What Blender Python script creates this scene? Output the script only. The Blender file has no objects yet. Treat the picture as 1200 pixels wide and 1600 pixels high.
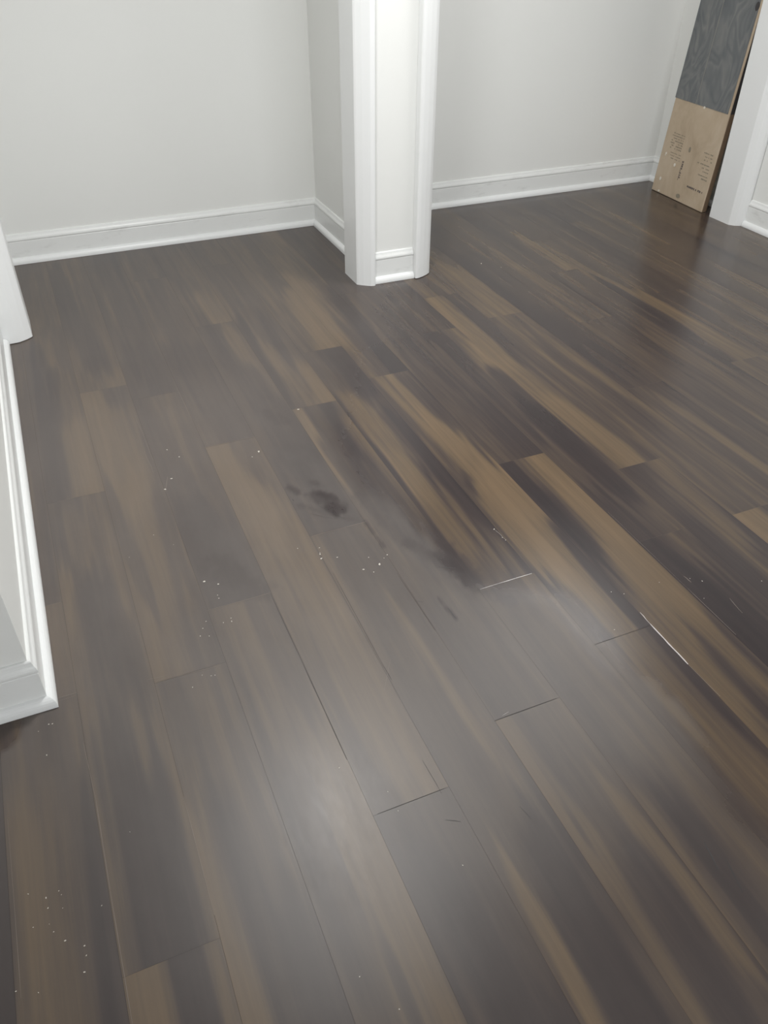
import bpy, bmesh, math, random
import numpy as np
from mathutils import Vector, Matrix

# ------------------------------------------------------------------ camera, light, exposure
sc = bpy.context.scene
C = sc.collection
RT, UP, FW = [[0.919373, -0.393355, 0.005024], [0.238471, 0.567436, 0.788129], [0.312865, 0.723387, -0.615489]]
cam_d = bpy.data.cameras.new('camera')
cam = bpy.data.objects.new('camera', cam_d)
C.objects.link(cam)
cam_d.sensor_fit = 'VERTICAL'
cam_d.sensor_height = 36.0
cam_d.lens = 28.2047
cam_d.clip_start = 0.02
cam.matrix_world = Matrix((
    (RT[0], UP[0], -FW[0], 0.0),
    (RT[1], UP[1], -FW[1], 0.0),
    (RT[2], UP[2], -FW[2], 1.5),
    (0, 0, 0, 1)))
sc.camera = cam

world = bpy.data.worlds.new('world')
sc.world = world
world.use_nodes = True
world.node_tree.nodes['Background'].inputs[0].default_value = (0.8, 0.88, 1.0, 1)
world.node_tree.nodes['Background'].inputs[1].default_value = 0.05


def lamp(name, loc, power, size, col, shape='DISK', spread=math.pi):
    d = bpy.data.lights.new(name, 'AREA')
    d.shape = shape
    d.size = size
    d.energy = power
    d.color = col
    d.spread = spread
    o = bpy.data.objects.new(name, d)
    o.location = loc
    C.objects.link(o)
    return o


lamp('ceiling_lamp', (0.72, 2.20, 2.37), 20, 0.36, (1.0, 1.0, 0.985))
lamp('ceiling_lamp', (2.30, 2.72, 2.37), 13.5, 0.80, (1.0, 1.0, 0.985))
rear = lamp('rear_fill', (1.3, -2.25, 1.35), 38, 2.4, (0.96, 0.985, 1.0), 'SQUARE')  # unseen fill added behind the camera to even out the walls
rear.rotation_euler = (math.radians(90), 0, 0)

sc.view_settings.view_transform = 'Standard'
sc.view_settings.look = 'None'
sc.view_settings.exposure = 0.81
sc.view_settings.gamma = 1.0
sc.view_settings.use_curve_mapping = False


# ------------------------------------------------------------------ node helpers
def new_mat(name):
    m = bpy.data.materials.new(name)
    m.use_nodes = True
    nt = m.node_tree
    b = nt.nodes['Principled BSDF']
    return m, nt, b


def nd(nt, typ, **kw):
    n = nt.nodes.new(typ)
    for k, v in kw.items():
        setattr(n, k, v)
    return n


def math_n(nt, op, a, b=None, c=None, clamp=False):
    n = nd(nt, 'ShaderNodeMath', operation=op, use_clamp=clamp)
    for i, v in enumerate((a, b, c)):
        if v is None:
            continue
        if isinstance(v, (int, float)):
            n.inputs[i].default_value = v
        else:
            nt.links.new(v, n.inputs[i])
    return n.outputs[0]


def mix_rgb(nt, fac, a, b, blend='MIX'):
    n = nd(nt, 'ShaderNodeMix', data_type='RGBA', blend_type=blend)
    for s, v in ((n.inputs[0], fac), (n.inputs[6], a), (n.inputs[7], b)):
        if isinstance(v, (int, float)):
            s.default_value = v
        elif isinstance(v, tuple):
            s.default_value = (*v, 1)
        else:
            nt.links.new(v, s)
    return n.outputs[2]


def coords(nt, scale, kind='Object'):
    tc = nd(nt, 'ShaderNodeTexCoord')
    mp = nd(nt, 'ShaderNodeMapping')
    mp.inputs['Scale'].default_value = scale
    nt.links.new(tc.outputs[kind], mp.inputs[0])
    return mp.outputs[0]


def noise(nt, vec, scale, detail=3, rough=0.5, w=None, dist=0.0):
    n = nd(nt, 'ShaderNodeTexNoise', noise_dimensions='4D' if w is not None else '3D')
    nt.links.new(vec, n.inputs['Vector'])
    n.inputs['Scale'].default_value = scale
    n.inputs['Detail'].default_value = detail
    n.inputs['Roughness'].default_value = rough
    n.inputs['Distortion'].default_value = dist
    if w is not None:
        nt.links.new(w, n.inputs['W'])
    return n.outputs['Fac']


def ramp(nt, fac, stops):
    r = nd(nt, 'ShaderNodeValToRGB')
    e = r.color_ramp.elements
    while len(e) < len(stops):
        e.new(0.5)
    for x, (p, c) in zip(e, stops):
        x.position = p
        x.color = (*c, 1)
    nt.links.new(fac, r.inputs[0])
    return r.outputs[0]


def paint_mat(name, col, rough, bump=0.0, bscale=200, scuff=False):
    m, nt, b = new_mat(name)
    b.inputs['Roughness'].default_value = rough
    b.inputs['Base Color'].default_value = (*col, 1)
    v = coords(nt, (1, 1, 1))
    n = noise(nt, v, 1.7, 3)
    c = mix_rgb(nt, n, tuple(x * 0.985 for x in col), tuple(min(1, x * 1.015) for x in col))
    if scuff:
        v2 = coords(nt, (5, 5, 16))
        s = noise(nt, v2, 1.6, 5, 0.62)
        f = ramp(nt, s, [(0.57, (0, 0, 0)), (0.74, (1, 1, 1))])
        f2 = math_n(nt, 'MULTIPLY', f, 0.30)
        c = mix_rgb(nt, f2, c, (0.42, 0.41, 0.40))
    nt.links.new(c, b.inputs['Base Color'])
    if bump:
        bn = noise(nt, v, bscale, 2)
        bp = nd(nt, 'ShaderNodeBump')
        bp.inputs['Strength'].default_value = bump
        bp.inputs['Distance'].default_value = 0.0006
        nt.links.new(bn, bp.inputs['Height'])
        nt.links.new(bp.outputs[0], b.inputs['Normal'])
    return m


WALL = paint_mat('wall_paint', (0.84, 0.845, 0.825), 0.55, 0.25, 260)
TRIM = paint_mat('trim_paint', (0.85, 0.86, 0.86), 0.34)
BASE = paint_mat('baseboard_paint', (0.83, 0.84, 0.83), 0.34, scuff=True)
CEIL = paint_mat('ceiling_paint', (0.80, 0.80, 0.79), 0.9, 0.2, 150)


def plain(name, col, rough=0.6, metallic=0.0):
    m, nt, b = new_mat(name)
    b.inputs['Roughness'].default_value = rough
    v = coords(nt, (1, 1, 1))
    n = noise(nt, v, 60, 3)
    c = mix_rgb(nt, n, tuple(x * 0.85 for x in col), tuple(min(1, x * 1.12) for x in col))
    nt.links.new(c, b.inputs['Base Color'])
    return m


# ------------------------------------------------------------------ mesh helpers
def link(name, bm, mats, parent=None, smooth=False):
    me = bpy.data.meshes.new(name)
    bmesh.ops.recalc_face_normals(bm, faces=bm.faces[:])
    if smooth:
        for f in bm.faces:
            f.smooth = True
    bm.to_mesh(me)
    bm.free()
    for m in (mats if isinstance(mats, (list, tuple)) else [mats]):
        me.materials.append(m)
    o = bpy.data.objects.new(name, me)
    C.objects.link(o)
    if parent is not None:
        o.parent = parent
    return o


def struct(o):
    o['kind'] = 'structure'
    return o


def add_box(bm, x0, x1, y0, y1, z0, z1, bevel=0.0):
    vs = [bm.verts.new((x, y, z)) for z in (z0, z1) for y in (y0, y1) for x in (x0, x1)]
    fs = [(0, 2, 3, 1), (4, 5, 7, 6), (0, 1, 5, 4), (2, 6, 7, 3), (0, 4, 6, 2), (1, 3, 7, 5)]
    fs = [bm.faces.new([vs[i] for i in f]) for f in fs]
    if bevel:
        es = list({e for f in fs for e in f.edges})
        bmesh.ops.bevel(bm, geom=es, offset=bevel, segments=3, profile=0.5, affect='EDGES')


def add_prism(bm, pts, z0, z1):
    lo = [bm.verts.new((x, y, z0)) for x, y in pts]
    hi = [bm.verts.new((x, y, z1)) for x, y in pts]
    n = len(pts)
    for i in range(n):
        j = (i + 1) % n
        bm.faces.new((lo[i], lo[j], hi[j], hi[i]))
    bm.faces.new(lo[::-1])
    bm.faces.new(hi)


def sweep(bm, path, side, prof):
    """sweep a (depth, height) profile along a floor path, mitred; side=+1 puts depth to the left of travel"""
    P = [Vector(p) for p in path]
    N = []
    for i in range(len(P) - 1):
        d = (P[i + 1] - P[i]).normalized()
        N.append(Vector((-d.y, d.x)) * side)
    rings = []
    for i, p in enumerate(P):
        if i == 0:
            m = N[0]
        elif i == len(P) - 1:
            m = N[-1]
        else:
            m = (N[i - 1] + N[i])
            m = m / m.dot(N[i])
        rings.append([bm.verts.new((p.x + m.x * d, p.y + m.y * d, z)) for d, z in prof])
    k = len(prof)
    for a, b in zip(rings, rings[1:]):
        for i in range(k):
            j = (i + 1) % k
            bm.faces.new((a[i], a[j], b[j], b[i]))
    bm.faces.new(rings[0][::-1])
    bm.faces.new(rings[-1])


BASE_PROF = [(0.0, 0.001), (0.0135, 0.001), (0.0135, 0.105), (0.0125, 0.1065), (0.0125, 0.1085), (0.0150, 0.1105),
             (0.0160, 0.1145), (0.0155, 0.119), (0.0135, 0.124), (0.0105, 0.129), (0.0085, 0.134), (0.0072, 0.139),
             (0.005, 0.1415), (0.0, 0.142)]
SHOE_PROF = [(0.0132, 0.0005), (0.0315, 0.0005), (0.0317, 0.006), (0.0308, 0.013), (0.0285, 0.019), (0.025, 0.024),
             (0.0205, 0.0275), (0.0165, 0.029), (0.0132, 0.0295)]


def baseboard(name, path, side):
    bm = bmesh.new()
    sweep(bm, path, side, BASE_PROF)
    o = struct(link(name, bm, BASE))
    bm = bmesh.new()
    sweep(bm, path, side, SHOE_PROF)
    s = link('shoe_moulding', bm, TRIM, o)
    return o


# ------------------------------------------------------------------ room shell
H = 2.40


def wall(name, x0, x1, y0, y1, z0=0.0, z1=H, m=None):
    bm = bmesh.new()
    add_box(bm, x0, x1, y0, y1, z0, z1)
    return struct(link(name, bm, m or WALL))


wall('wall_left', -2.6, -0.250, 1.412, 4.336)
wall('wall_far_left', -2.72, -2.6, -2.3, 1.6)
wall('wall_back', -2.6, 3.95, 4.336, 4.46)
wall('wall_partition', 1.452, 1.60, 3.60, 4.336)
wall('wall_pier', 1.411, 1.668, 3.430, 3.60)
wall('wall_right', 3.672, 3.95, -2.3, 3.60)
wall('wall_closet_right', 3.752, 3.95, 3.60, 4.336)
wall('wall_header', -0.25, 3.672, 3.430, 3.58, 2.06, H)
wall('wall_rear', -2.72, 3.95, -2.42, -2.3)
wall('ceiling', -2.72, 3.95, -2.42, 4.46, H, H + 0.1, CEIL)

baseboard('baseboard_left', [(-2.6, 1.412), (-0.250, 1.412), (-0.250, 3.388)], -1)
baseboard('baseboard_back', [(-0.25, 4.336), (1.452, 4.336), (1.452, 3.602)], -1)
baseboard('baseboard_closet_right', [(1.60, 4.336), (3.752, 4.336), (3.752, 3.602)], -1)
baseboard('baseboard_pier', [(1.4160, 3.4305), (1.6215, 3.4305)], -1)
baseboard('baseboard_right', [(3.672, 3.386), (3.672, -2.3)], -1)


def casing(name, pts, z0=0.0):
    bm = bmesh.new()
    add_prism(bm, pts, z0, 2.06)
    es = [e for e in bm.edges if abs(e.verts[0].co.z - e.verts[1].co.z) > 1.0]
    bmesh.ops.bevel(bm, geom=es, offset=0.0022, segments=2, profile=0.5, affect='EDGES')
    return struct(link(name, bm, TRIM))


casing('trim_1', [(-0.250, 3.429), (-0.2520, 3.392), (-0.212, 3.390), (-0.180, 3.393), (-0.150, 3.409), (-0.130, 3.425),
                  (-0.126, 3.432), (-0.126, 3.588), (-0.250, 3.588)], 0.003)
casing('trim_2', [(1.4145, 3.4295), (1.4145, 3.388), (1.406, 3.3865), (1.392, 3.390), (1.362, 3.4095), (1.342, 3.4265),
                  (1.336, 3.434), (1.336, 3.590), (1.4105, 3.590), (1.4105, 3.4295)], 0.0)
casing('trim_3', [(1.6225, 3.4295), (1.6225, 3.390), (1.629, 3.386), (1.642, 3.388), (1.668, 3.398), (1.697, 3.414),
                  (1.716, 3.430), (1.722, 3.445), (1.722, 3.590), (1.6685, 3.590), (1.6685, 3.4295)], 0.003)
casing('trim_4', [(3.668, 3.4295), (3.668, 3.388), (3.655, 3.386), (3.640, 3.390), (3.610, 3.4065), (3.595, 3.4265),
                  (3.590, 3.434), (3.590, 3.590), (3.668, 3.590)], 0.0)
bm = bmesh.new()
add_box(bm, -0.250, 3.668, 3.392, 3.429, 2.06, 2.14, 0.004)
struct(link('trim_5', bm, TRIM))

# ------------------------------------------------------------------ floor of wood-look planks
PW = 0.1733
Y0, Y1 = -2.4, 4.336
JOINTS = {-3: [0.3, 1.9], -2: [1.409, 1.738], -1: [0.7285, 2.2], 0: [1.365, 2.863], 1: [0.07, 1.556, 2.739],
          2: [0.843, 2.322, 3.87], 3: [0.25, 1.741, 3.262], 4: [0.953, 2.446, 3.93], 5: [1.35, 2.855],
          6: [1.06, 2.556], 7: [0.36, 1.852, 3.35], 8: [1.345, 2.83], 9: [0.2, 1.675, 3.16], 10: [1.34, 2.86],
          11: [0.75, 2.1, 3.6], 12: [1.18, 2.669], 13: [1.7, 3.2], 14: [0.64, 2.12, 3.62], 15: [1.3, 2.8],
          16: [1.0, 2.3, 3.8], 17: [1.8, 3.3], 18: [0.9, 2.4, 3.9], 19: [1.5, 3.0], 20: [2.0, 3.5], 21: [1.2, 2.7]}
# grain streaks of the print, world metres: x0, y0, x1, y1, width, tone (+ tan, - slate)
STREAKS = [
    (1.046, 3.549, 1.036, 2.991, 0.11, 0.9), (1.029, 3.354, 1.019, 2.867, 0.15, 0.9), (0.616, 3.487, 0.641, 3.292, 0.12, 0.8),
    (0.694, 4.102, 0.648, 3.436, 0.1, 0.25), (0.451, 3.924, 0.422, 2.992, 0.07, -0.25), (0.263, 3.595, 0.32, 2.862, 0.1, -0.3),
    (0.122, 3.809, 0.139, 3.11, 0.1, 0.1), (0.036, 4.095, 0.092, 3.13, 0.09, -0.35), (1.219, 3.276, 1.173, 2.563, 0.13, -0.9),
    (1.241, 3.688, 1.193, 3.21, 0.1, -0.6), (0.905, 2.821, 1.072, 2.549, 0.15, -0.7), (1.111, 2.959, 1.115, 2.587, 0.05, -0.2),
    (0.71, 3.126, 0.685, 2.55, 0.05, -0.7), (0.816, 3.15, 0.782, 2.615, 0.05, -0.6), (0.657, 3.082, 0.669, 2.662, 0.07, 0.5),
    (0.572, 3.183, 0.572, 2.497, 0.04, -0.4), (0.754, 2.854, 0.779, 2.46, 0.06, 0.5), (0.821, 2.654, 0.853, 2.455, 0.09, 0.7),
    (1.617, 3.443, 1.53, 2.854, 0.05, 0.4), (1.3, 3.019, 1.323, 2.444, 0.06, -0.5), (1.246, 3.188, 1.205, 2.666, 0.03, 0.35),
    (1.14, 2.52, 1.137, 2.075, 0.1, 0.75), (1.137, 2.075, 1.154, 1.668, 0.14, 0.8), (1.153, 1.705, 1.135, 1.353, 0.14, 0.9),
    (1.135, 1.353, 1.147, 1.129, 0.13, 0.5), (1.165, 2.455, 1.172, 2.247, 0.04, -0.5), (1.043, 2.3, 1.027, 1.95, 0.05, -0.8),
    (1.021, 2.036, 1.014, 1.657, 0.05, -0.8), (0.914, 2.354, 0.918, 1.917, 0.08, 0.6), (0.918, 1.917, 0.887, 1.579, 0.08, 0.65),
    (0.887, 1.579, 0.878, 1.403, 0.08, 0.3), (1.081, 1.699, 1.037, 1.379, 0.07, -1.0), (0.986, 1.775, 0.969, 1.422, 0.03, -0.6),
    (0.872, 2.372, 0.871, 2.016, 0.03, -0.6), (0.833, 2.54, 0.781, 2.137, 0.05, -0.8), (0.707, 2.465, 0.702, 2.047, 0.035, 0.9),
    (0.851, 2.194, 0.861, 1.791, 0.05, 0.4), (0.715, 2.081, 0.727, 1.778, 0.03, -0.4), (0.871, 2.016, 0.865, 1.62, 0.03, -0.5),
    (0.615, 2.479, 0.617, 2.122, 0.12, -0.7), (0.598, 2.13, 0.65, 1.743, 0.16, -0.9), (0.624, 2.681, 0.623, 2.428, 0.12, -0.4),
    (1.594, 3.044, 1.562, 2.518, 0.14, 0.7), (1.566, 2.577, 1.532, 2.001, 0.12, 0.85), (1.534, 2.047, 1.686, 1.695, 0.1, 0.85),
    (1.598, 2.329, 1.629, 1.869, 0.14, 0.6), (1.365, 2.166, 1.361, 1.894, 0.1, -0.5), (1.527, 2.304, 1.485, 1.929, 0.08, -0.7),
    (1.49, 2.018, 1.491, 1.638, 0.1, -0.95), (1.447, 2.689, 1.385, 2.062, 0.1, -0.6), (1.404, 2.976, 1.372, 2.597, 0.12, -0.5),
    (1.243, 1.82, 1.212, 1.54, 0.08, -1.0), (1.251, 1.558, 1.235, 1.31, 0.07, -0.9), (1.201, 1.355, 1.202, 1.094, 0.06, -0.9),
    (1.36, 1.811, 1.355, 1.48, 0.08, 0.9), (1.355, 1.514, 1.334, 1.156, 0.12, 0.8), (1.302, 1.225, 1.273, 0.864, 0.13, 0.7),
    (1.287, 0.949, 1.261, 0.744, 0.12, 0.4), (1.409, 1.491, 1.417, 1.205, 0.12, -0.5), (1.402, 1.27, 1.408, 0.969, 0.11, -0.9),
    (1.445, 1.082, 1.419, 0.869, 0.14, -1.0), (1.752, 1.49, 1.709, 1.171, 0.12, -0.6), (1.593, 1.25, 1.572, 1.028, 0.1, -0.7),
    (1.685, 1.595, 1.654, 1.321, 0.06, 0.4), (1.99, 1.905, 2.02, 1.494, 0.05, 0.45), (1.77, 1.34, 1.774, 1.238, 0.12, 0.8),
    (1.611, 1.665, 1.604, 1.375, 0.1, -0.4), (2.497, 2.747, 2.575, 2.49, 0.07, 0.7), (2.539, 2.849, 2.411, 2.419, 0.05, 0.5),
    (2.45, 2.927, 2.453, 2.47, 0.05, -0.7), (2.552, 3.646, 2.263, 2.766, 0.14, 0.75), (1.849, 3.347, 1.853, 2.862, 0.12, 0.6),
    (1.999, 3.564, 1.932, 2.829, 0.06, -0.5), (2.625, 3.509, 2.554, 2.968, 0.06, 0.4), (2.898, 2.826, 2.862, 2.371, 0.06, 0.3),
    (2.538, 2.367, 2.551, 2.047, 0.08, 0.45), (1.98, 2.115, 2.134, 1.613, 0.08, -0.3), (2.411, 2.419, 2.435, 1.926, 0.06, -0.45),
    (2.359, 3.226, 2.158, 2.525, 0.05, -0.4), (0.018, 2.829, 0.059, 2.201, 0.14, 0.75), (0.089, 2.604, 0.035, 1.41, 0.15, 0.55),
    (0.003, 2.152, 0.05, 1.752, 0.04, -0.3), (-0.121, 3.218, -0.149, 2.146, 0.06, -0.6), (-0.093, 2.98, -0.117, 2.275, 0.05, -0.6),
    (-0.07, 2.536, -0.029, 2.201, 0.09, 0.7), (-0.144, 2.196, -0.109, 1.998, 0.1, -0.5), (-0.106, 2.028, -0.078, 1.697, 0.07, 0.4),
    (-0.093, 1.704, -0.086, 1.417, 0.1, -0.6), (-0.212, 1.728, -0.189, 1.419, 0.08, 0.3), (-0.193, 2.545, -0.202, 1.75, 0.05, -0.3),
    (0.245, 3.066, 0.323, 2.753, 0.16, -0.4), (0.166, 2.667, 0.233, 2.02, 0.14, -0.15), (0.199, 2.142, 0.254, 1.783, 0.13, -0.3),
    (0.206, 1.897, 0.301, 1.551, 0.17, -0.75), (0.177, 1.539, 0.162, 1.229, 0.07, -0.3), (0.196, 1.481, 0.258, 1.189, 0.07, 0.3),
    (0.422, 2.992, 0.483, 2.348, 0.15, -0.4), (0.383, 2.304, 0.422, 1.839, 0.1, 0.7), (0.422, 1.906, 0.468, 1.416, 0.14, 0.6),
    (0.438, 1.533, 0.442, 1.014, 0.13, 0.5), (0.45, 1.108, 0.459, 0.85, 0.12, 0.5), (0.507, 1.677, 0.502, 1.506, 0.04, 0.6),
    (0.584, 1.675, 0.601, 1.385, 0.08, -0.3), (0.633, 1.506, 0.635, 1.112, 0.09, -0.15), (0.601, 1.148, 0.583, 0.798, 0.1, 0.1),
    (0.687, 1.541, 0.686, 1.179, 0.07, -0.2), (0.625, 1.276, 0.633, 1.01, 0.03, 0.5), (0.695, 1.198, 0.757, 1.019, 0.12, -0.45),
    (0.606, 1.022, 0.59, 0.897, 0.03, -0.3), (0.697, 0.944, 0.711, 0.777, 0.04, 0.5), (0.702, 0.814, 0.684, 0.616, 0.05, 0.3),
    (0.861, 0.934, 0.826, 0.6, 0.05, 0.2), (0.826, 0.6, 0.84, 0.427, 0.05, 0.6), (0.686, 0.738, 0.686, 0.493, 0.05, -0.3),
    (0.944, 0.712, 0.925, 0.472, 0.05, 0.2), (1.05, 0.757, 1.034, 0.468, 0.04, -0.3), (0.95, 0.518, 0.915, 0.345, 0.05, -0.8),
    (0.933, 0.555, 0.895, 0.404, 0.03, -0.7), (1.168, 0.999, 1.106, 0.543, 0.12, 0.5), (1.302, 0.852, 1.275, 0.719, 0.05, -0.7),
    (1.211, 1.028, 1.19, 0.835, 0.03, -0.6), (-0.315, 1.012, -0.305, 0.706, 0.08, 0.5), (-0.263, 1.063, -0.266, 0.689, 0.06, 0.35),
    (-0.193, 1.033, -0.202, 0.662, 0.035, -0.9), (-0.167, 0.949, -0.178, 0.652, 0.03, 0.5), (-0.154, 0.729, -0.119, 0.627, 0.06, 0.8),
    (-0.084, 1.237, -0.075, 0.983, 0.06, 0.3), (-0.105, 1.192, -0.105, 0.755, 0.09, -0.7), (-0.057, 1.006, -0.061, 0.748, 0.06, -0.7),
    (-0.068, 0.715, -0.06, 0.602, 0.07, -0.9), (-0.001, 0.907, 0.009, 0.572, 0.05, 0.8), (0.08, 0.873, 0.097, 0.535, 0.1, -0.5),
    (0.197, 0.867, 0.195, 0.676, 0.05, -0.5), (0.137, 0.652, 0.176, 0.501, 0.1, -0.6), (0.308, 0.981, 0.3, 0.683, 0.12, 0.55),
    (0.308, 0.733, 0.304, 0.447, 0.1, 0.6), (0.369, 0.81, 0.37, 0.553, 0.06, -0.5), (0.411, 0.635, 0.442, 0.388, 0.12, -0.9),
    (0.49, 0.821, 0.5, 0.598, 0.07, -0.1), (0.54, 0.504, 0.541, 0.346, 0.03, 0.9), (0.646, 0.604, 0.61, 0.317, 0.1, -0.95),
    (0.715, 0.533, 0.708, 0.339, 0.05, 0.5), (0.769, 0.432, 0.758, 0.254, 0.08, -0.6), (0.879, 0.548, 0.859, 0.381, 0.05, 0.5),
    (-0.352, 1.1, -0.359, 0.729, 0.1, -1.0), (1.007, 2.22, 1.017, 1.837, 0.06, -0.6), (0.969, 1.764, 0.969, 1.422, 0.02, -0.6),
    (0.971, 1.693, 0.964, 1.469, 0.025, 0.5), (1.043, 1.733, 1.03, 1.368, 0.045, -1.0), (0.844, 1.535, 0.888, 1.385, 0.04, -0.5),
    (1.188, 2.446, 1.193, 2.238, 0.02, -0.4), (1.083, 1.663, 1.081, 1.435, 0.1, 1.0), (1.075, 2.493, 1.091, 2.185, 0.03, 0.6),
    (0.771, 1.94, 0.772, 1.596, 0.07, -0.5), (1.825, 2.408, 1.833, 1.922, 0.06, -0.3), (1.683, 1.984, 1.698, 1.711, 0.03, -0.2),
    (1.396, 2.587, 1.382, 1.928, 0.03, 0.2), (1.708, 1.625, 1.698, 1.37, 0.05, 0.35), (1.635, 1.396, 1.635, 1.142, 0.03, 0.3),
    (1.547, 1.121, 1.536, 0.991, 0.03, -0.6), (0.108, 1.252, 0.115, 0.902, 0.04, 0.2), (0.259, 1.406, 0.271, 1.087, 0.04, 0.25),
]
# edge of the dusty film, world metres
FILM = [
    (1.433, 3.331), (1.031, 2.862), (0.828, 2.491), (0.755, 2.19), (0.74, 1.915), (0.786, 1.719),
    (0.812, 1.595), (0.827, 1.459), (0.859, 1.35), (0.937, 1.296), (1.012, 1.225), (1.042, 1.136),
    (1.049, 1.061), (1.042, 0.984), (1.07, 0.897), (1.073, 0.785), (1.058, 0.681), (1.056, 0.581),
    (1.064, 0.499),
]

# dark dried smears where the film is rubbed off: x0, y0, x1, y1, radius, strength
STAINS = [
    (0.6013, 1.9185, 0.6427, 1.8305, 0.03, 0.9), (0.6212, 1.8569, 0.6371, 1.8157, 0.022, 1.0), (0.6231, 1.9202, 0.6438, 1.8899, 0.015, 0.9),
    (0.5358, 1.9935, 0.5518, 1.9647, 0.014, 0.8), (0.6142, 1.9981, 0.6235, 1.9754, 0.012, 0.6), (0.5398, 1.8911, 0.6592, 1.7657, 0.012, 0.35),
    (0.6082, 2.4579, 0.631, 2.3773, 0.03, 0.3), (0.7494, 1.3591, 0.7578, 1.2783, 0.006, 0.9), (0.7716, 1.5961, 0.8303, 1.4663, 0.022, 0.5),
    (0.8344, 1.5148, 0.8589, 1.3505, 0.018, 0.8), (0.7208, 1.8684, 0.7716, 1.5961, 0.02, 0.3), (0.8612, 1.5277, 0.8714, 1.392, 0.03, 0.4),
    (0.8792, 1.3338, 0.9241, 1.2749, 0.02, 0.5), (0.2406, 1.7293, 0.3074, 1.5749, 0.05, 0.25), (0.6912, 1.7423, 0.6978, 1.6117, 0.008, 0.7),
]



def vnoise(x, y, seed):
    """smooth value noise in about -1..1"""
    xi = np.floor(x).astype(np.int64)
    yi = np.floor(y).astype(np.int64)
    fx, fy = x - xi, y - yi
    fx = fx * fx * (3 - 2 * fx)
    fy = fy * fy * (3 - 2 * fy)

    def h(a, b):
        n = (a * 374761393 + b * 668265263 + seed * 982451653) & 0x7fffffff
        n = ((n ^ (n >> 13)) * 1274126177) & 0x7fffffff
        n = n ^ (n >> 16)
        return (n & 0xffff) / 32767.5 - 1.0
    a = h(xi, yi) * (1 - fx) + h(xi + 1, yi) * fx
    b = h(xi, yi + 1) * (1 - fx) + h(xi + 1, yi + 1) * fx
    return a * (1 - fy) + b * fy


def sstep(a, b, x):
    t = np.clip((x - a) / (b - a), 0, 1)
    return t * t * (3 - 2 * t)


FP = np.array(FILM)


def film_signed(x, y):
    """distance to the film edge, positive on the dusty side"""
    best = np.full(x.shape, 1e9)
    for (ax, ay), (bx, by) in zip(FP[:-1], FP[1:]):
        dx, dy = bx - ax, by - ay
        t = np.clip(((x - ax) * dx + (y - ay) * dy) / (dx * dx + dy * dy), 0, 1)
        best = np.minimum(best, np.hypot(x - ax - t * dx, y - ay - t * dy))
    poly = [(FP[0][0], 6.0)] + [tuple(p) for p in FP] + [(1.5, -4.0), (-4.0, -4.0), (-4.0, 6.0)]
    inside = np.zeros(x.shape, bool)
    for (ax, ay), (bx, by) in zip(poly, poly[1:] + poly[:1]):
        if ay == by:
            continue
        inside ^= ((ay > y) != (by > y)) & (x < (bx - ax) * (y - ay) / (by - ay) + ax)
    return np.where(inside, best, -best)


planks = []
for k in range(-15, 22):
    js = JOINTS.get(k)
    if js is None:
        o = (k * 0.618 % 1) * 1.486
        js = [o + 1.486 * i for i in range(-2, 4)]
    ys = sorted([y for y in js if Y0 < y < Y1])
    lo = ys[0] if ys else 0
    while lo - 1.486 > Y0:
        lo -= 1.486
        ys.insert(0, lo)
    ys = [Y0] + ys + [Y1]
    for a, b in zip(ys, ys[1:]):
        if b - a > 0.02:
            planks.append((k, a, b))

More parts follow.
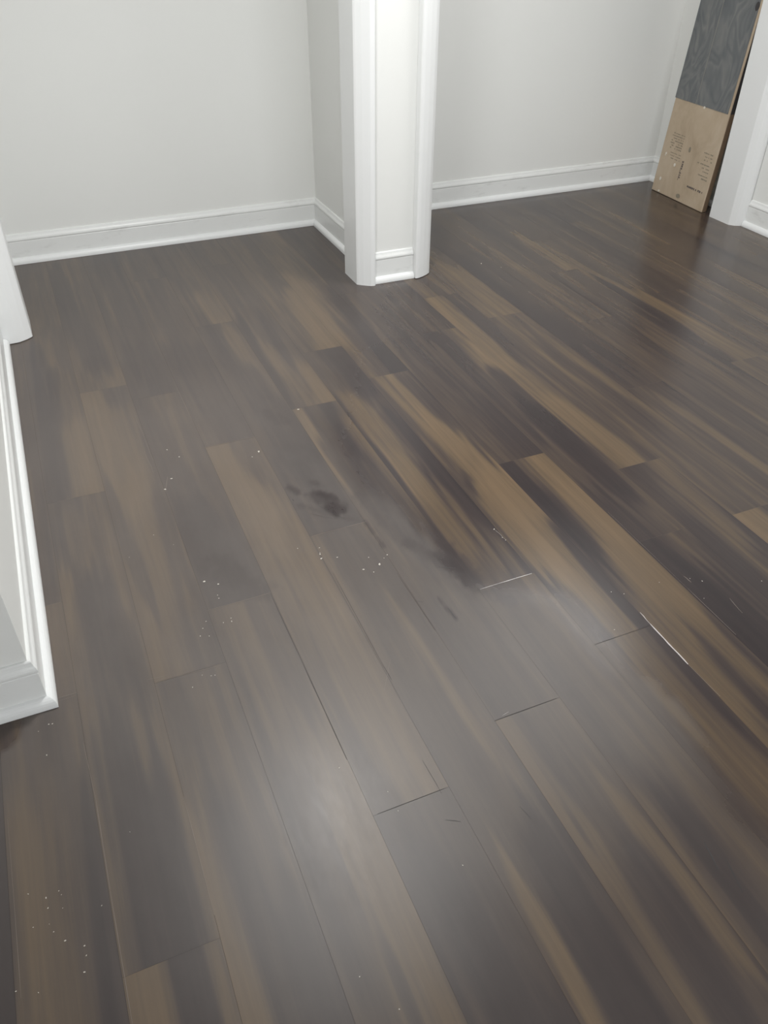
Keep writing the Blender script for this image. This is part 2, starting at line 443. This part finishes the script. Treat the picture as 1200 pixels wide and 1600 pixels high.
V, Fc, TONE, FILMV, SEED, MI = [], [], [], [], [], []
base = 0
for pi, (k, ya, yb) in enumerate(planks):
    G = 0.00018
    xa, xb = k * PW - 0.002 + G, (k + 1) * PW - 0.002 - G
    if k == 21:
        xb = 3.752
    xb = min(xb, 3.9)
    ya2, yb2 = ya + G, yb - G
    fine = k >= -4 and yb > 0.1
    nx = 30 if fine else 2
    ny = max(2, int((yb2 - ya2) / (0.014 if fine else 0.3)))
    gx, gy = np.meshgrid(np.linspace(xa, xb, nx + 1), np.linspace(ya2, yb2, ny + 1))
    x, y = gx.ravel(), gy.ravel()
    prng = np.random.default_rng(1000 + pi)
    ptone = prng.uniform(-0.22, 0.22)
    sx = prng.uniform(0, 50)
    wob = 0.011 * vnoise(x * 6 + sx, y * 2.0, pi)
    t = ptone + 0.26 * vnoise((x + wob) * 20 + sx, y * 1.5 + sx, pi * 3 + 1) \
        + 0.24 * vnoise((x + wob) * 48 + sx, y * 2.2, pi * 3 + 2) + 0.14 * vnoise(x * 110 + sx, y * 9, pi * 3 + 5)
    for (ax, ay, bx, by, w, tone) in STREAKS:
        mx, my = (ax + bx) / 2, (ay + by) / 2
        if not (xa <= mx <= xb and ya <= my <= yb):
            continue
        lo, hi = min(ay, by), max(ay, by)
        xx = mx + (y - my) * np.clip((bx - ax) / (by - ay + 1e-6), -0.05, 0.05) if abs(by - ay) > 0.02 else mx
        ddx = np.abs(x + 0.9 * wob - xx) / (w / 2)
        ddy = np.maximum(np.maximum(lo - y, y - hi), 0) / 0.16
        ragged = 0.42 * vnoise(x * 75 + sx, y * 2.6, pi + 77) + 0.15 * vnoise(x * 100, y * 4, pi + 78)
        wgt = 1 - sstep(0.55, 1.35, np.hypot(ddx, ddy) + ragged)
        t = t + (tone * 0.9 + 0.22 * (t - ptone) - t) * wgt * 0.9
    s = film_signed(x, y)
    s = s + 0.030 * vnoise(x * 9, y * 4, 5) + 0.018 * vnoise(x * 40, y * 9, 6) + 0.010 * vnoise(x * 70, y * 30, 8)
    wd = 0.06 + 0.22 * sstep(1.75, 2.5, y)
    fv = sstep(-wd, wd, s)
    fv = fv * (1 - 0.30 * sstep(2.4, 3.4, y)) * (0.9 + 0.16 * vnoise(x * 3, y * 2, 9))
    fv = fv * (1 - 0.62 * (1 - sstep(0.38, 0.85, y + 0.12 * x * (x < 0.3) - 0.10 * (x - 0.3) * (x > 0.3) + 0.05 * vnoise(x * 4, y * 4, 31)))) * (1 - 0.40 * (1 - sstep(-0.15, 0.12, x)) * (1 - sstep(0.8, 1.3, y)))
    fv = fv * sstep(-0.012, 0.012, np.hypot(x + 0.42, (y - 1.42) * 1.0) - 0.135 + 0.02 * vnoise(x * 22, y * 22, 40))  # film also removed here to paint a darker shadow by the wall corner
    left_back = sstep(0.0, 0.35, 1.45 - x) * sstep(2.6, 3.1, y)
    fv = np.maximum(fv, 0.66 * left_back)
    fv = np.maximum(fv, 0.10 + 0.06 * vnoise(x * 2.3, y * 2.3, 10))
    for ax, ay, bx, by, rad, st in STAINS:
        if max(ax, bx) + 0.1 < xa or min(ax, bx) - 0.1 > xb or max(ay, by) + 0.1 < ya or min(ay, by) - 0.1 > yb:
            continue
        dx, dy = bx - ax, by - ay
        q = np.clip(((x - ax) * dx + (y - ay) * dy) / (dx * dx + dy * dy), 0, 1)
        d = np.hypot(x - ax - q * dx, y - ay - q * dy) / rad
        d = d + 0.45 * vnoise(x * 55, y * 45, 60) + 0.3 * vnoise(x * 110, y * 90, 61)
        wgt = st * (1 - sstep(0.45, 1.35, d))
        fv = fv * (1 - 0.50 * wgt)
        t = t - 0.7 * wgt * (t + 0.9)
    n = x.size
    V.append(np.stack([x, y, np.zeros(n)], 1))
    TONE.append(t)
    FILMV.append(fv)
    SEED.append(np.full(n, prng.uniform(0, 40)))
    ii = np.arange(nx)[None, :] + (nx + 1) * np.arange(ny)[:, None]
    ii = ii.ravel() + base
    Fc.append(np.stack([ii, ii + 1, ii + nx + 2, ii + nx + 1], 1))
    MI.append(np.zeros(len(ii), int))
    base += n


def add_flat(pts, mi):
    """a flat polygon lying on the planks (filler, dried dirt or a scratch)"""
    global base
    n = len(pts)
    V.append(np.array(pts, float))
    for L in (TONE, FILMV, SEED):
        L.append(np.zeros(n))
    c = base
    if n == 4:
        Fc.append(np.array([[c, c + 1, c + 2, c + 3]]))
        MI.append(np.array([mi]))
    base += n


def line_strip(x0, y0, x1, y1, w, mi, z=0.0004, segs=1, jit=0.0, seed=0):
    r = random.Random(seed)
    px, py = x0, y0
    L = math.hypot(x1 - x0, y1 - y0)
    nx_, ny_ = -(y1 - y0) / L, (x1 - x0) / L
    pw = w * 0.4
    for i in range(1, segs + 1):
        t = i / segs
        q = jit * r.uniform(-1, 1) if i < segs else 0
        cx, cy = x0 + (x1 - x0) * t + nx_ * q, y0 + (y1 - y0) * t + ny_ * q
        cw = w * (r.uniform(0.6, 1.0) if segs > 1 and i < segs else 0.5)
        add_flat([(px - nx_ * pw / 2, py - ny_ * pw / 2, z), (cx - nx_ * cw / 2, cy - ny_ * cw / 2, z),
                  (cx + nx_ * cw / 2, cy + ny_ * cw / 2, z), (px + nx_ * pw / 2, py + ny_ * pw / 2, z)], mi)
        px, py, pw = cx, cy, cw


# dark underlay that shows in the plank gaps
add_flat([(-2.7, -2.4, -0.0015), (3.9, -2.4, -0.0015), (3.9, 4.36, -0.0015), (-2.7, 4.36, -0.0015)], 1)
LINES = [
    (0.868, 1.3493, 0.9279, 1.3501, 0.0016, 2, 3, 0.0003), (0.9279, 1.3501, 1.0313, 1.35, 0.0024, 2, 4, 0.0003),
    (1.2132, 1.1089, 1.2116, 1.0644, 0.002, 2, 3, 0.0008), (1.2116, 1.0644, 1.2106, 0.917, 0.004200000000000001, 2, 8, 0.0005),
    (1.2106, 0.917, 1.2143, 0.8086, 0.0016, 3, 4, 0.0003), (1.0301, 1.5603, 1.0378, 1.5059, 0.002, 3, 5, 0.0015),
    (0.5222, 1.7387, 0.6947, 1.7408, 0.0015, 3, 6, 0.0003), (0.1706, 1.5565, 0.3447, 1.5564, 0.0016, 3, 8, 0.0003),
    (0.3437, 2.324, 0.5199, 2.3239, 0.0016, 3, 6, 0.0003), (-0.2184, 1.4086, -0.1752, 1.4087, 0.0016, 3, 2, 0.0001),
    (-0.2162, 1.7377, -0.1791, 1.7376, 0.0012, 3, 2, 0.0001), (-0.1435, 2.1993, -0.009, 2.2038, 0.001, 3, 4, 0.0002),
    (-0.1784, 1.2586, -0.1713, 1.1012, 0.001, 3, 4, 0.0002), (-0.1713, 1.1012, -0.172, 0.8966, 0.0015, 3, 6, 0.0002),
    (-0.172, 0.8966, -0.1708, 0.649, 0.0012, 3, 6, 0.0002), (-0.342, 1.1265, -0.3389, 0.763, 0.0009, 3, 6, 0.0003),
    (-0.0023, 1.0376, -0.0021, 0.9192, 0.001, 3, 4, 0.0002), (-0.0021, 0.9192, -0.002, 0.7723, 0.0012, 3, 4, 0.0002),
    (1.3898, 1.1321, 1.3891, 0.948, 0.0013, 3, 6, 0.0003), (1.3912, 1.4987, 1.3898, 1.1321, 0.0005, 3, 6, 0.0003),
    (0.3399, 2.8266, 0.3437, 2.5208, 0.001, 3, 4, 0.0003), (0.3547, 0.8433, 0.5113, 0.8428, 0.0013, 1, 4, 0.0001),
    (0.6912, 0.9543, 0.8569, 0.9536, 0.0012, 1, 4, 0.0001), (1.0389, 1.0603, 1.208, 1.0597, 0.0012, 1, 4, 0.0001),
    (0.3415, 1.5578, 0.3427, 1.3017, 0.0009, 1, 4, 0.0001), (0.3427, 1.3017, 0.3435, 0.989, 0.0013, 1, 4, 0.0001),
    (0.5211, 1.2107, 0.5226, 1.1556, 0.001, 1, 4, 0.0001), (0.5243, 1.5665, 0.5211, 1.2107, 0.0008, 1, 4, 0.0001),
    (0.6876, 1.4977, 0.6897, 1.2602, 0.001, 1, 4, 0.0001), (0.8043, 1.4744, 0.8464, 1.4509, 0.0025, 4, 3, 0.001),
    (0.7563, 1.3197, 0.7582, 1.2756, 0.003, 4, 3, 0.001), (0.7975, 1.5303, 0.8331, 1.5123, 0.0012, 4, 3, 0.001),
    (0.6928, 1.3751, 0.7049, 1.3647, 0.0015, 4, 2, 0.001), (0.4942, 0.9234, 0.4965, 0.8343, 0.0008, 1, 3, 0.001),
    (0.477, 0.7774, 0.5039, 0.7614, 0.0012, 4, 3, 0.001), (0.632, 0.7445, 0.6388, 0.7103, 0.0013, 4, 3, 0.001),
    (0.9308, 0.5335, 0.9154, 0.4756, 0.003, 4, 4, 0.001), (0.9462, 0.4907, 0.9273, 0.4228, 0.003, 4, 4, 0.001),
    (0.5886, 1.8706, 0.6416, 1.7732, 0.0012, 4, 5, 0.003), (0.5264, 1.932, 0.527, 1.9211, 0.004, 4, 1, 0.0),
    (0.5534, 1.8406, 0.6083, 1.7938, 0.001, 4, 3, 0.002), (0.7059, 2.4462, 0.7195, 2.4357, 0.002, 3, 2, 0.0002),
    (0.1599, 2.6695, 0.1696, 2.3099, 0.0011, 3, 8, 0.0012), (0.1539, 2.3993, 0.156, 2.2363, 0.001, 3, 4, 0.003),
    (0.1943, 2.2009, 0.1712, 2.1245, 0.002, 3, 3, 0.001), (1.4678, 1.0588, 1.4599, 1.0023, 0.0014, 3, 4, 0.001),
    (1.4126, 1.178, 1.4149, 1.149, 0.0018, 3, 3, 0.001), (0.5456, 1.216, 0.492, 1.1307, 0.0006, 3, 3, 0.001),
    (-0.0006, 1.3683, 0.1567, 1.358, 0.001, 3, 3, 0.001), (-0.016, 1.3833, 0.0289, 1.3793, 0.0008, 3, 3, 0.001),
    (-0.1791, 1.4001, -0.2193, 1.3988, 0.0008, 3, 2, 0.0005), (0.7145, 0.96, 0.7335, 0.9637, 0.0006, 2, 2, 0.0002),
]
for i, (a, b, c, d, w, mi, segs, jit) in enumerate(LINES):
    line_strip(a, b, c, d, w, mi, 0.0004, segs, jit, i)

V = np.concatenate(V)
Fc = np.concatenate(Fc)
MI = np.concatenate(MI)
me = bpy.data.meshes.new('floor')
me.vertices.add(len(V))
me.vertices.foreach_set('co', V.astype(np.float32).ravel())
me.loops.add(Fc.size)
me.loops.foreach_set('vertex_index', Fc.astype(np.int32).ravel())
me.polygons.add(len(Fc))
me.polygons.foreach_set('loop_start', np.arange(0, Fc.size, 4, dtype=np.int32))
me.polygons.foreach_set('loop_total', np.full(len(Fc), 4, np.int32))
me.polygons.foreach_set('material_index', MI.astype(np.int32))
me.update(calc_edges=True)
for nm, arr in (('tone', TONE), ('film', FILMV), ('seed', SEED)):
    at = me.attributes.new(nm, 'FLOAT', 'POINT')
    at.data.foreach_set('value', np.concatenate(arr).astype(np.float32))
me.validate()

m, nt, b = new_mat('plank_floor')


def attr(nt, name):
    return nd(nt, 'ShaderNodeAttribute', attribute_name=name).outputs['Fac']


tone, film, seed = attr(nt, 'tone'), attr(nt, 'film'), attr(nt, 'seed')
vg = coords(nt, (42, 1.6, 1))
g1 = noise(nt, vg, 1.0, 5, 0.6, w=seed, dist=0.6)
vg2 = coords(nt, (260, 7, 1))
g2 = noise(nt, vg2, 1.0, 4, 0.6, w=seed)
t = math_n(nt, 'MULTIPLY_ADD', tone, 0.46, 0.52)
t = math_n(nt, 'ADD', t, math_n(nt, 'MULTIPLY', math_n(nt, 'SUBTRACT', g1, 0.5), 0.55))
t = math_n(nt, 'ADD', t, math_n(nt, 'MULTIPLY', math_n(nt, 'SUBTRACT', g2, 0.5), 0.16))
wood = ramp(nt, t, [(0.0, (0.024, 0.017, 0.019)), (0.30, (0.037, 0.026, 0.026)), (0.55, (0.064, 0.045, 0.036)),
                    (0.80, (0.118, 0.080, 0.048)), (1.0, (0.160, 0.106, 0.061))])
# dusty film: mottled, slightly brushed
vf = coords(nt, (9, 4, 1))
f1 = noise(nt, vf, 1.0, 4, 0.55)
vf2 = coords(nt, (70, 22, 1))
f2 = noise(nt, vf2, 1.0, 4, 0.65)
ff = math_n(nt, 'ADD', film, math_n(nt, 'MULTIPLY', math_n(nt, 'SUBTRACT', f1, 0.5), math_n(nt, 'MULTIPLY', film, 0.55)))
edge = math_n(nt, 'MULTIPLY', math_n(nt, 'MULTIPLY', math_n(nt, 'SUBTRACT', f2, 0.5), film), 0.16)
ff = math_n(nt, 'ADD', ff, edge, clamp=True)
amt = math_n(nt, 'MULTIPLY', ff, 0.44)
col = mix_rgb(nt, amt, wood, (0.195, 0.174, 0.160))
nt.links.new(col, b.inputs['Base Color'])
rg = math_n(nt, 'MULTIPLY_ADD', ff, 0.215, 0.225)
rg = math_n(nt, 'ADD', rg, math_n(nt, 'MULTIPLY', math_n(nt, 'SUBTRACT', f2, 0.5), 0.02))
nt.links.new(rg, b.inputs['Roughness'])
bp = nd(nt, 'ShaderNodeBump')
bp.inputs['Strength'].default_value = 0.02
bp.inputs['Distance'].default_value = 0.0006
nt.links.new(g2, bp.inputs['Height'])
nt.links.new(bp.outputs[0], b.inputs['Normal'])
PLANK = m
GAP = plain('plank_gap', (0.035, 0.028, 0.026), 0.7)
FILLER = plain('white_filler', (0.62, 0.58, 0.57), 0.5)
LINE_L = plain('worn_seam', (0.20, 0.165, 0.14), 0.5)
GRIME = plain('dark_grime', (0.050, 0.046, 0.046), 0.5)
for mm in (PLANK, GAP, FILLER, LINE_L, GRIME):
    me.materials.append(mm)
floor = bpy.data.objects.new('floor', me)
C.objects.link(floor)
struct(floor)

# ------------------------------------------------------------------ plaster crumbs on the floor
CRUMBS = [
    (0.7131, 2.4383, 3.0), (0.5034, 2.2276, 3.0), (0.4753, 2.2062, 1.5), (0.5179, 1.654, 2.0), (0.5256, 1.6811, 1.5), (0.5148, 1.6344, 3.0),
    (0.5583, 1.622, 2.2), (0.6401, 1.5876, 1.6), (0.6569, 1.5481, 3.5), (0.6791, 1.5682, 1.5), (0.6929, 1.5773, 2.0), (0.6076, 1.5457, 2.5),
    (0.6298, 1.5249, 1.8), (0.4671, 1.7027, 1.5), (0.1732, 2.1347, 3.0), (0.2035, 2.1856, 2.5), (0.252, 2.2998, 2.0), (0.2231, 2.3576, 1.6),
    (0.1884, 1.6687, 3.5), (0.2212, 1.6438, 3.0), (0.2095, 1.5895, 1.6), (0.2093, 1.6028, 1.4), (0.1584, 1.5189, 1.5), (0.145, 1.4974, 1.6),
    (0.133, 1.4736, 1.5), (0.1538, 1.4648, 1.5), (0.1983, 1.4971, 1.5), (0.2192, 1.4932, 2.0), (0.2206, 1.505, 1.5), (0.1366, 1.3338, 1.2),
    (0.1082, 1.3458, 1.2), (0.0788, 1.3179, 1.8), (0.1276, 1.3354, 1.3), (1.0301, 1.5603, 2.0), (1.0336, 1.5172, 1.6), (1.0364, 1.5034, 1.2),
    (2.0145, 3.4426, 1.6), (2.0813, 3.3592, 1.4), (0.3207, 0.976, 2.0), (0.3963, 0.8335, 1.6), (0.3945, 0.8824, 1.3), (0.2482, 0.4948, 2.0),
    (0.4647, 0.6781, 1.6), (0.2055, 0.569, 1.6), (0.5065, 2.2305, 1.4), (0.5197, 1.6593, 1.3), (0.0985, 1.9233, 1.3), (0.0169, 1.85, 1.0),
    (1.1139, 1.0835, 1.8), (1.1899, 1.2028, 1.5), (1.2172, 1.1832, 1.5), (1.422, 1.1628, 1.2), (1.4459, 1.1415, 1.5), (1.5969, 1.0778, 1.5),
    (1.3339, 1.1831, 1.2), (1.4045, 1.0855, 1.0), (-0.3149, 0.948, 1.4), (-0.2846, 0.9272, 2.0), (-0.2612, 0.9318, 1.3), (-0.2575, 0.9223, 1.0),
    (-0.283, 0.9058, 1.6), (-0.2579, 0.8951, 1.2), (-0.2835, 0.8743, 1.0), (-0.3108, 0.8797, 1.4), (-0.2772, 0.8568, 1.3), (-0.2597, 0.8323, 2.1),
    (-0.229, 0.8097, 2.0), (-0.2279, 0.7914, 1.6), (-0.2345, 0.7641, 2.0), (-0.3463, 0.7781, 1.6), (-0.3111, 0.761, 1.2), (-0.1906, 0.8717, 1.4),
    (-0.2443, 1.3388, 2.2), (-0.2362, 1.3373, 1.6), (-0.2672, 1.3277, 1.3), (-0.2556, 1.2552, 1.6), (-0.1182, 1.0011, 0.9), (0.143, 1.8575, 0.9),
]
bm = bmesh.new()
r = random.Random(3)
for x, y, s in CRUMBS:
    rad = s * 0.00085 * math.hypot(math.hypot(x, y), 1.5) / 2.0
    mtx = Matrix.Translation((x, y, rad * 0.28)) @ Matrix.Rotation(r.uniform(0, 6.28), 4, 'Z') \
        @ Matrix.Diagonal((rad * r.uniform(0.7, 1.0), rad * r.uniform(1.0, 1.7), rad * 0.35, 1))
    res = bmesh.ops.create_icosphere(bm, subdivisions=1, radius=1.0, matrix=mtx)
    for v in res['verts']:
        v.co += Vector((r.uniform(-1, 1), r.uniform(-1, 1), 0)) * rad * 0.18
        v.co.z = max(v.co.z, 0.0003)
o = link('plaster_crumbs', bm, plain('plaster', (0.62, 0.58, 0.52), 0.8))
o['kind'] = 'stuff'
o['label'] = 'tiny white plaster crumbs and paint flecks scattered over the dark plank floor'
o['category'] = 'crumbs'

# ------------------------------------------------------------------ long flooring carton leaning in the right closet
root = bpy.data.objects.new('cardboard_box', None)
root.location = (3.60, 3.90, 0)
C.objects.link(root)
root['label'] = 'tall flat brown cardboard box with grey printed upper part leaning on the closet wall'
root['category'] = 'box'
LEN, TH = 1.22, 0.038
BN, BF = Vector((3.589, 3.658, 0.001)), Vector((3.613, 4.146, 0.001))
TN, TF = Vector((3.672, 3.660, LEN)), Vector((3.712, 4.146, LEN))
OFF = Vector((3.60, 3.90, 0))


def bp_(s, h, d=0.0):
    """point on the carton: s 0 near .. 1 far, h 0..1 up, d depth behind the front face"""
    p = (BN * (1 - s) + BF * s) * (1 - h) + (TN * (1 - s) + TF * s) * h
    return p + Vector((1, 0, 0)) * d - OFF


def carton_piece(name, mat, s0, s1, h0, h1, d0, d1, bevel=0.0, ns=1, nh=1, seg=2):
    bm = bmesh.new()
    vs = {}
    for i in range(ns + 1):
        for j in range(nh + 1):
            for kk, d in enumerate((d0, d1)):
                s = s0 + (s1 - s0) * i / ns
                h = h0 + (h1 - h0) * j / nh
                vs[i, j, kk] = bm.verts.new(bp_(s, h, d))
    for i in range(ns):
        for j in range(nh):
            bm.faces.new((vs[i, j, 0], vs[i, j + 1, 0], vs[i + 1, j + 1, 0], vs[i + 1, j, 0]))
            bm.faces.new((vs[i, j, 1], vs[i + 1, j, 1], vs[i + 1, j + 1, 1], vs[i, j + 1, 1]))
    for i in range(ns):
        bm.faces.new((vs[i, 0, 0], vs[i + 1, 0, 0], vs[i + 1, 0, 1], vs[i, 0, 1]))
        bm.faces.new((vs[i, nh, 0], vs[i, nh, 1], vs[i + 1, nh, 1], vs[i + 1, nh, 0]))
    for j in range(nh):
        bm.faces.new((vs[0, j, 0], vs[0, j, 1], vs[0, j + 1, 1], vs[0, j + 1, 0]))
        bm.faces.new((vs[ns, j, 0], vs[ns, j + 1, 0], vs[ns, j + 1, 1], vs[ns, j, 1]))
    if bevel:
        bmesh.ops.recalc_face_normals(bm, faces=bm.faces[:])
        es = [e for e in bm.edges if len(e.link_faces) == 2 and e.calc_face_angle(0) > 0.6]
        bmesh.ops.bevel(bm, geom=es, offset=bevel, segments=seg, profile=0.5, affect='EDGES')
    return link(name, bm, mat, root)


m, nt, b = new_mat('cardboard')
v = coords(nt, (1, 3, 2))
n1 = noise(nt, v, 2.2, 5, 0.6, dist=0.5)
v2 = coords(nt, (300, 300, 12))
n2 = noise(nt, v2, 1, 2)
c = ramp(nt, n1, [(0.25, (0.42, 0.325, 0.225)), (0.5, (0.53, 0.425, 0.31)), (0.75, (0.60, 0.50, 0.385))])
c = mix_rgb(nt, math_n(nt, 'MULTIPLY', n2, 0.18), c, (0.24, 0.175, 0.11))
nt.links.new(c, b.inputs['Base Color'])
b.inputs['Roughness'].default_value = 0.7
CARD = m
CARD_SHADED = plain('cardboard_shaded', (0.20, 0.135, 0.085), 0.75)

m, nt, b = new_mat('grey_wood_print')
v = coords(nt, (1, 3.4, 1.7))
n1 = noise(nt, v, 1.9, 2, 0.45, dist=1.2)
wv = math_n(nt, 'SINE', math_n(nt, 'MULTIPLY', n1, 42))
wv = math_n(nt, 'MULTIPLY_ADD', wv, 0.5, 0.5)
n3 = noise(nt, v, 3.0, 5, 0.6)
mixf = math_n(nt, 'ADD', math_n(nt, 'MULTIPLY', wv, 0.30), math_n(nt, 'MULTIPLY', n3, 0.75))
c = ramp(nt, mixf, [(0.25, (0.115, 0.125, 0.135)), (0.6, (0.165, 0.172, 0.175)), (0.85, (0.225, 0.225, 0.215))])
nt.links.new(c, b.inputs['Base Color'])
b.inputs['Roughness'].default_value = 0.5
PRINT = m
SHADE = plain('painted_shade', (0.045, 0.040, 0.042), 0.6)
INK = plain('faded_ink', (0.12, 0.10, 0.10), 0.7)
INK_F = plain('pale_ink', (0.27, 0.235, 0.18), 0.7)

carton_piece('carton', CARD, 0, 1, 0, 1, 0, TH, 0.005, 6, 12, 3)
SPL = 0.427
carton_piece('printed_panel', PRINT, 0.028, 1.003, SPL, 1.0, -0.0018, 0.0004, 0, 6, 6)
carton_piece('side_shade', SHADE, -0.0022, 0.0, SPL, 1.0, 0.006, TH, 0, 1, 4)  # dark strip painting the shadow on the carton's near side
carton_piece('side_flap', CARD_SHADED, -0.0022, 0.0, 0.004, SPL, 0.006, TH - 0.002, 0, 1, 3)  # cardboard of the side face coloured darker for the shadow on it
carton_piece('seam_tape', plain('seam', (0.27, 0.26, 0.235), 0.6), 0.598, 0.606, SPL, 1.0, -0.0026, -0.0010, 0, 1, 6)


def blob(name, mat, s, h, rs, rh, d=-0.0022, n=16):
    bm = bmesh.new()
    ctr = []
    for dd in (d, -0.0002):
        ctr.append([bm.verts.new(bp_(s + rs * math.cos(a), h + rh * math.sin(a), dd))
                    for a in [2 * math.pi * i / n for i in range(n)]])
    bm.faces.new(ctr[0])
    for i in range(n):
        j = (i + 1) % n
        bm.faces.new((ctr[0][i], ctr[1][i], ctr[1][j], ctr[0][j]))
    return link(name, bm, mat, root)


def glyph_rows(name, mat, rows, seed, th=0.0008):
    """worn, illegible stencil print: short broken strokes in rows (s0, s1, h, height, vertical?)"""
    rr = random.Random(seed)
    bm = bmesh.new()
    for s0, s1, h, hh in rows:
        s = s0
        while s < s1:
            w = rr.uniform(0.006, 0.020)
            if rr.random() < 0.85:
                a, b2 = h - hh * rr.uniform(0.3, 0.5), h + hh * rr.uniform(0.3, 0.5)
                q = [bp_(s, a, -th), bp_(min(s + w, s1), a, -th), bp_(min(s + w, s1), b2, -th), bp_(s, b2, -th)]
                q2 = [p + Vector((0.0006, 0, 0)) for p in q]
                A = [bm.verts.new(p) for p in q]
                B = [bm.verts.new(p) for p in q2]
                bm.faces.new(A)
                for i in range(4):
                    j = (i + 1) % 4
                    bm.faces.new((A[i], B[i], B[j], A[j]))
            s += w + rr.uniform(0.003, 0.009)
    return link(name, bm, mat, root)


glyph_rows('stencil_text', INK, [(0.075, 0.365, 0.083, 0.011)], 4)
glyph_rows('small_print', INK_F, [(0.64, 0.87, 0.282 - 0.011 * i, 0.005) for i in range(7)], 9)
glyph_rows('small_print', INK_F, [(0.62, 0.82, 0.196 - 0.012 * i, 0.004) for i in range(3)], 10)
glyph_rows('small_print', INK_F, [(0.07, 0.23, 0.248, 0.006), (0.07, 0.26, 0.233, 0.006), (0.06, 0.20, 0.218, 0.006),
              (0.08, 0.32, 0.199, 0.006), (0.07, 0.20, 0.184, 0.006), (0.07, 0.17, 0.170, 0.006),
              (0.06, 0.25, 0.151, 0.005), (0.06, 0.16, 0.138, 0.007)], 11)
glyph_rows('printed_bar', INK, [(0.535, 0.565, 0.095 + 0.010 * i, 0.009) for i in range(9)], 2)
blob('printed_mark', INK_F, 0.473, 0.025, 0.035, 0.010)
blob('stain', INK_F, 0.49, 0.237, 0.018, 0.012)
blob('hand_hole', SHADE, 0.055, 0.838, 0.030, 0.017)  # dark disc painted on for the hole's shaded inside
SCR = plain('torn_paper', (0.74, 0.69, 0.61), 0.7)
for s_, h_, rs_, rh_ in ((0.895, 0.184, 0.013, 0.006), (0.905, 0.174, 0.007, 0.004), (0.683, 0.149, 0.018, 0.0085),
                         (0.879, 0.066, 0.017, 0.009), (0.851, 0.010, 0.016, 0.005), (0.437, 0.424, 0.015, 0.006)):
    blob('torn_spot', SCR, s_, h_, rs_, rh_, -0.0026, 7)
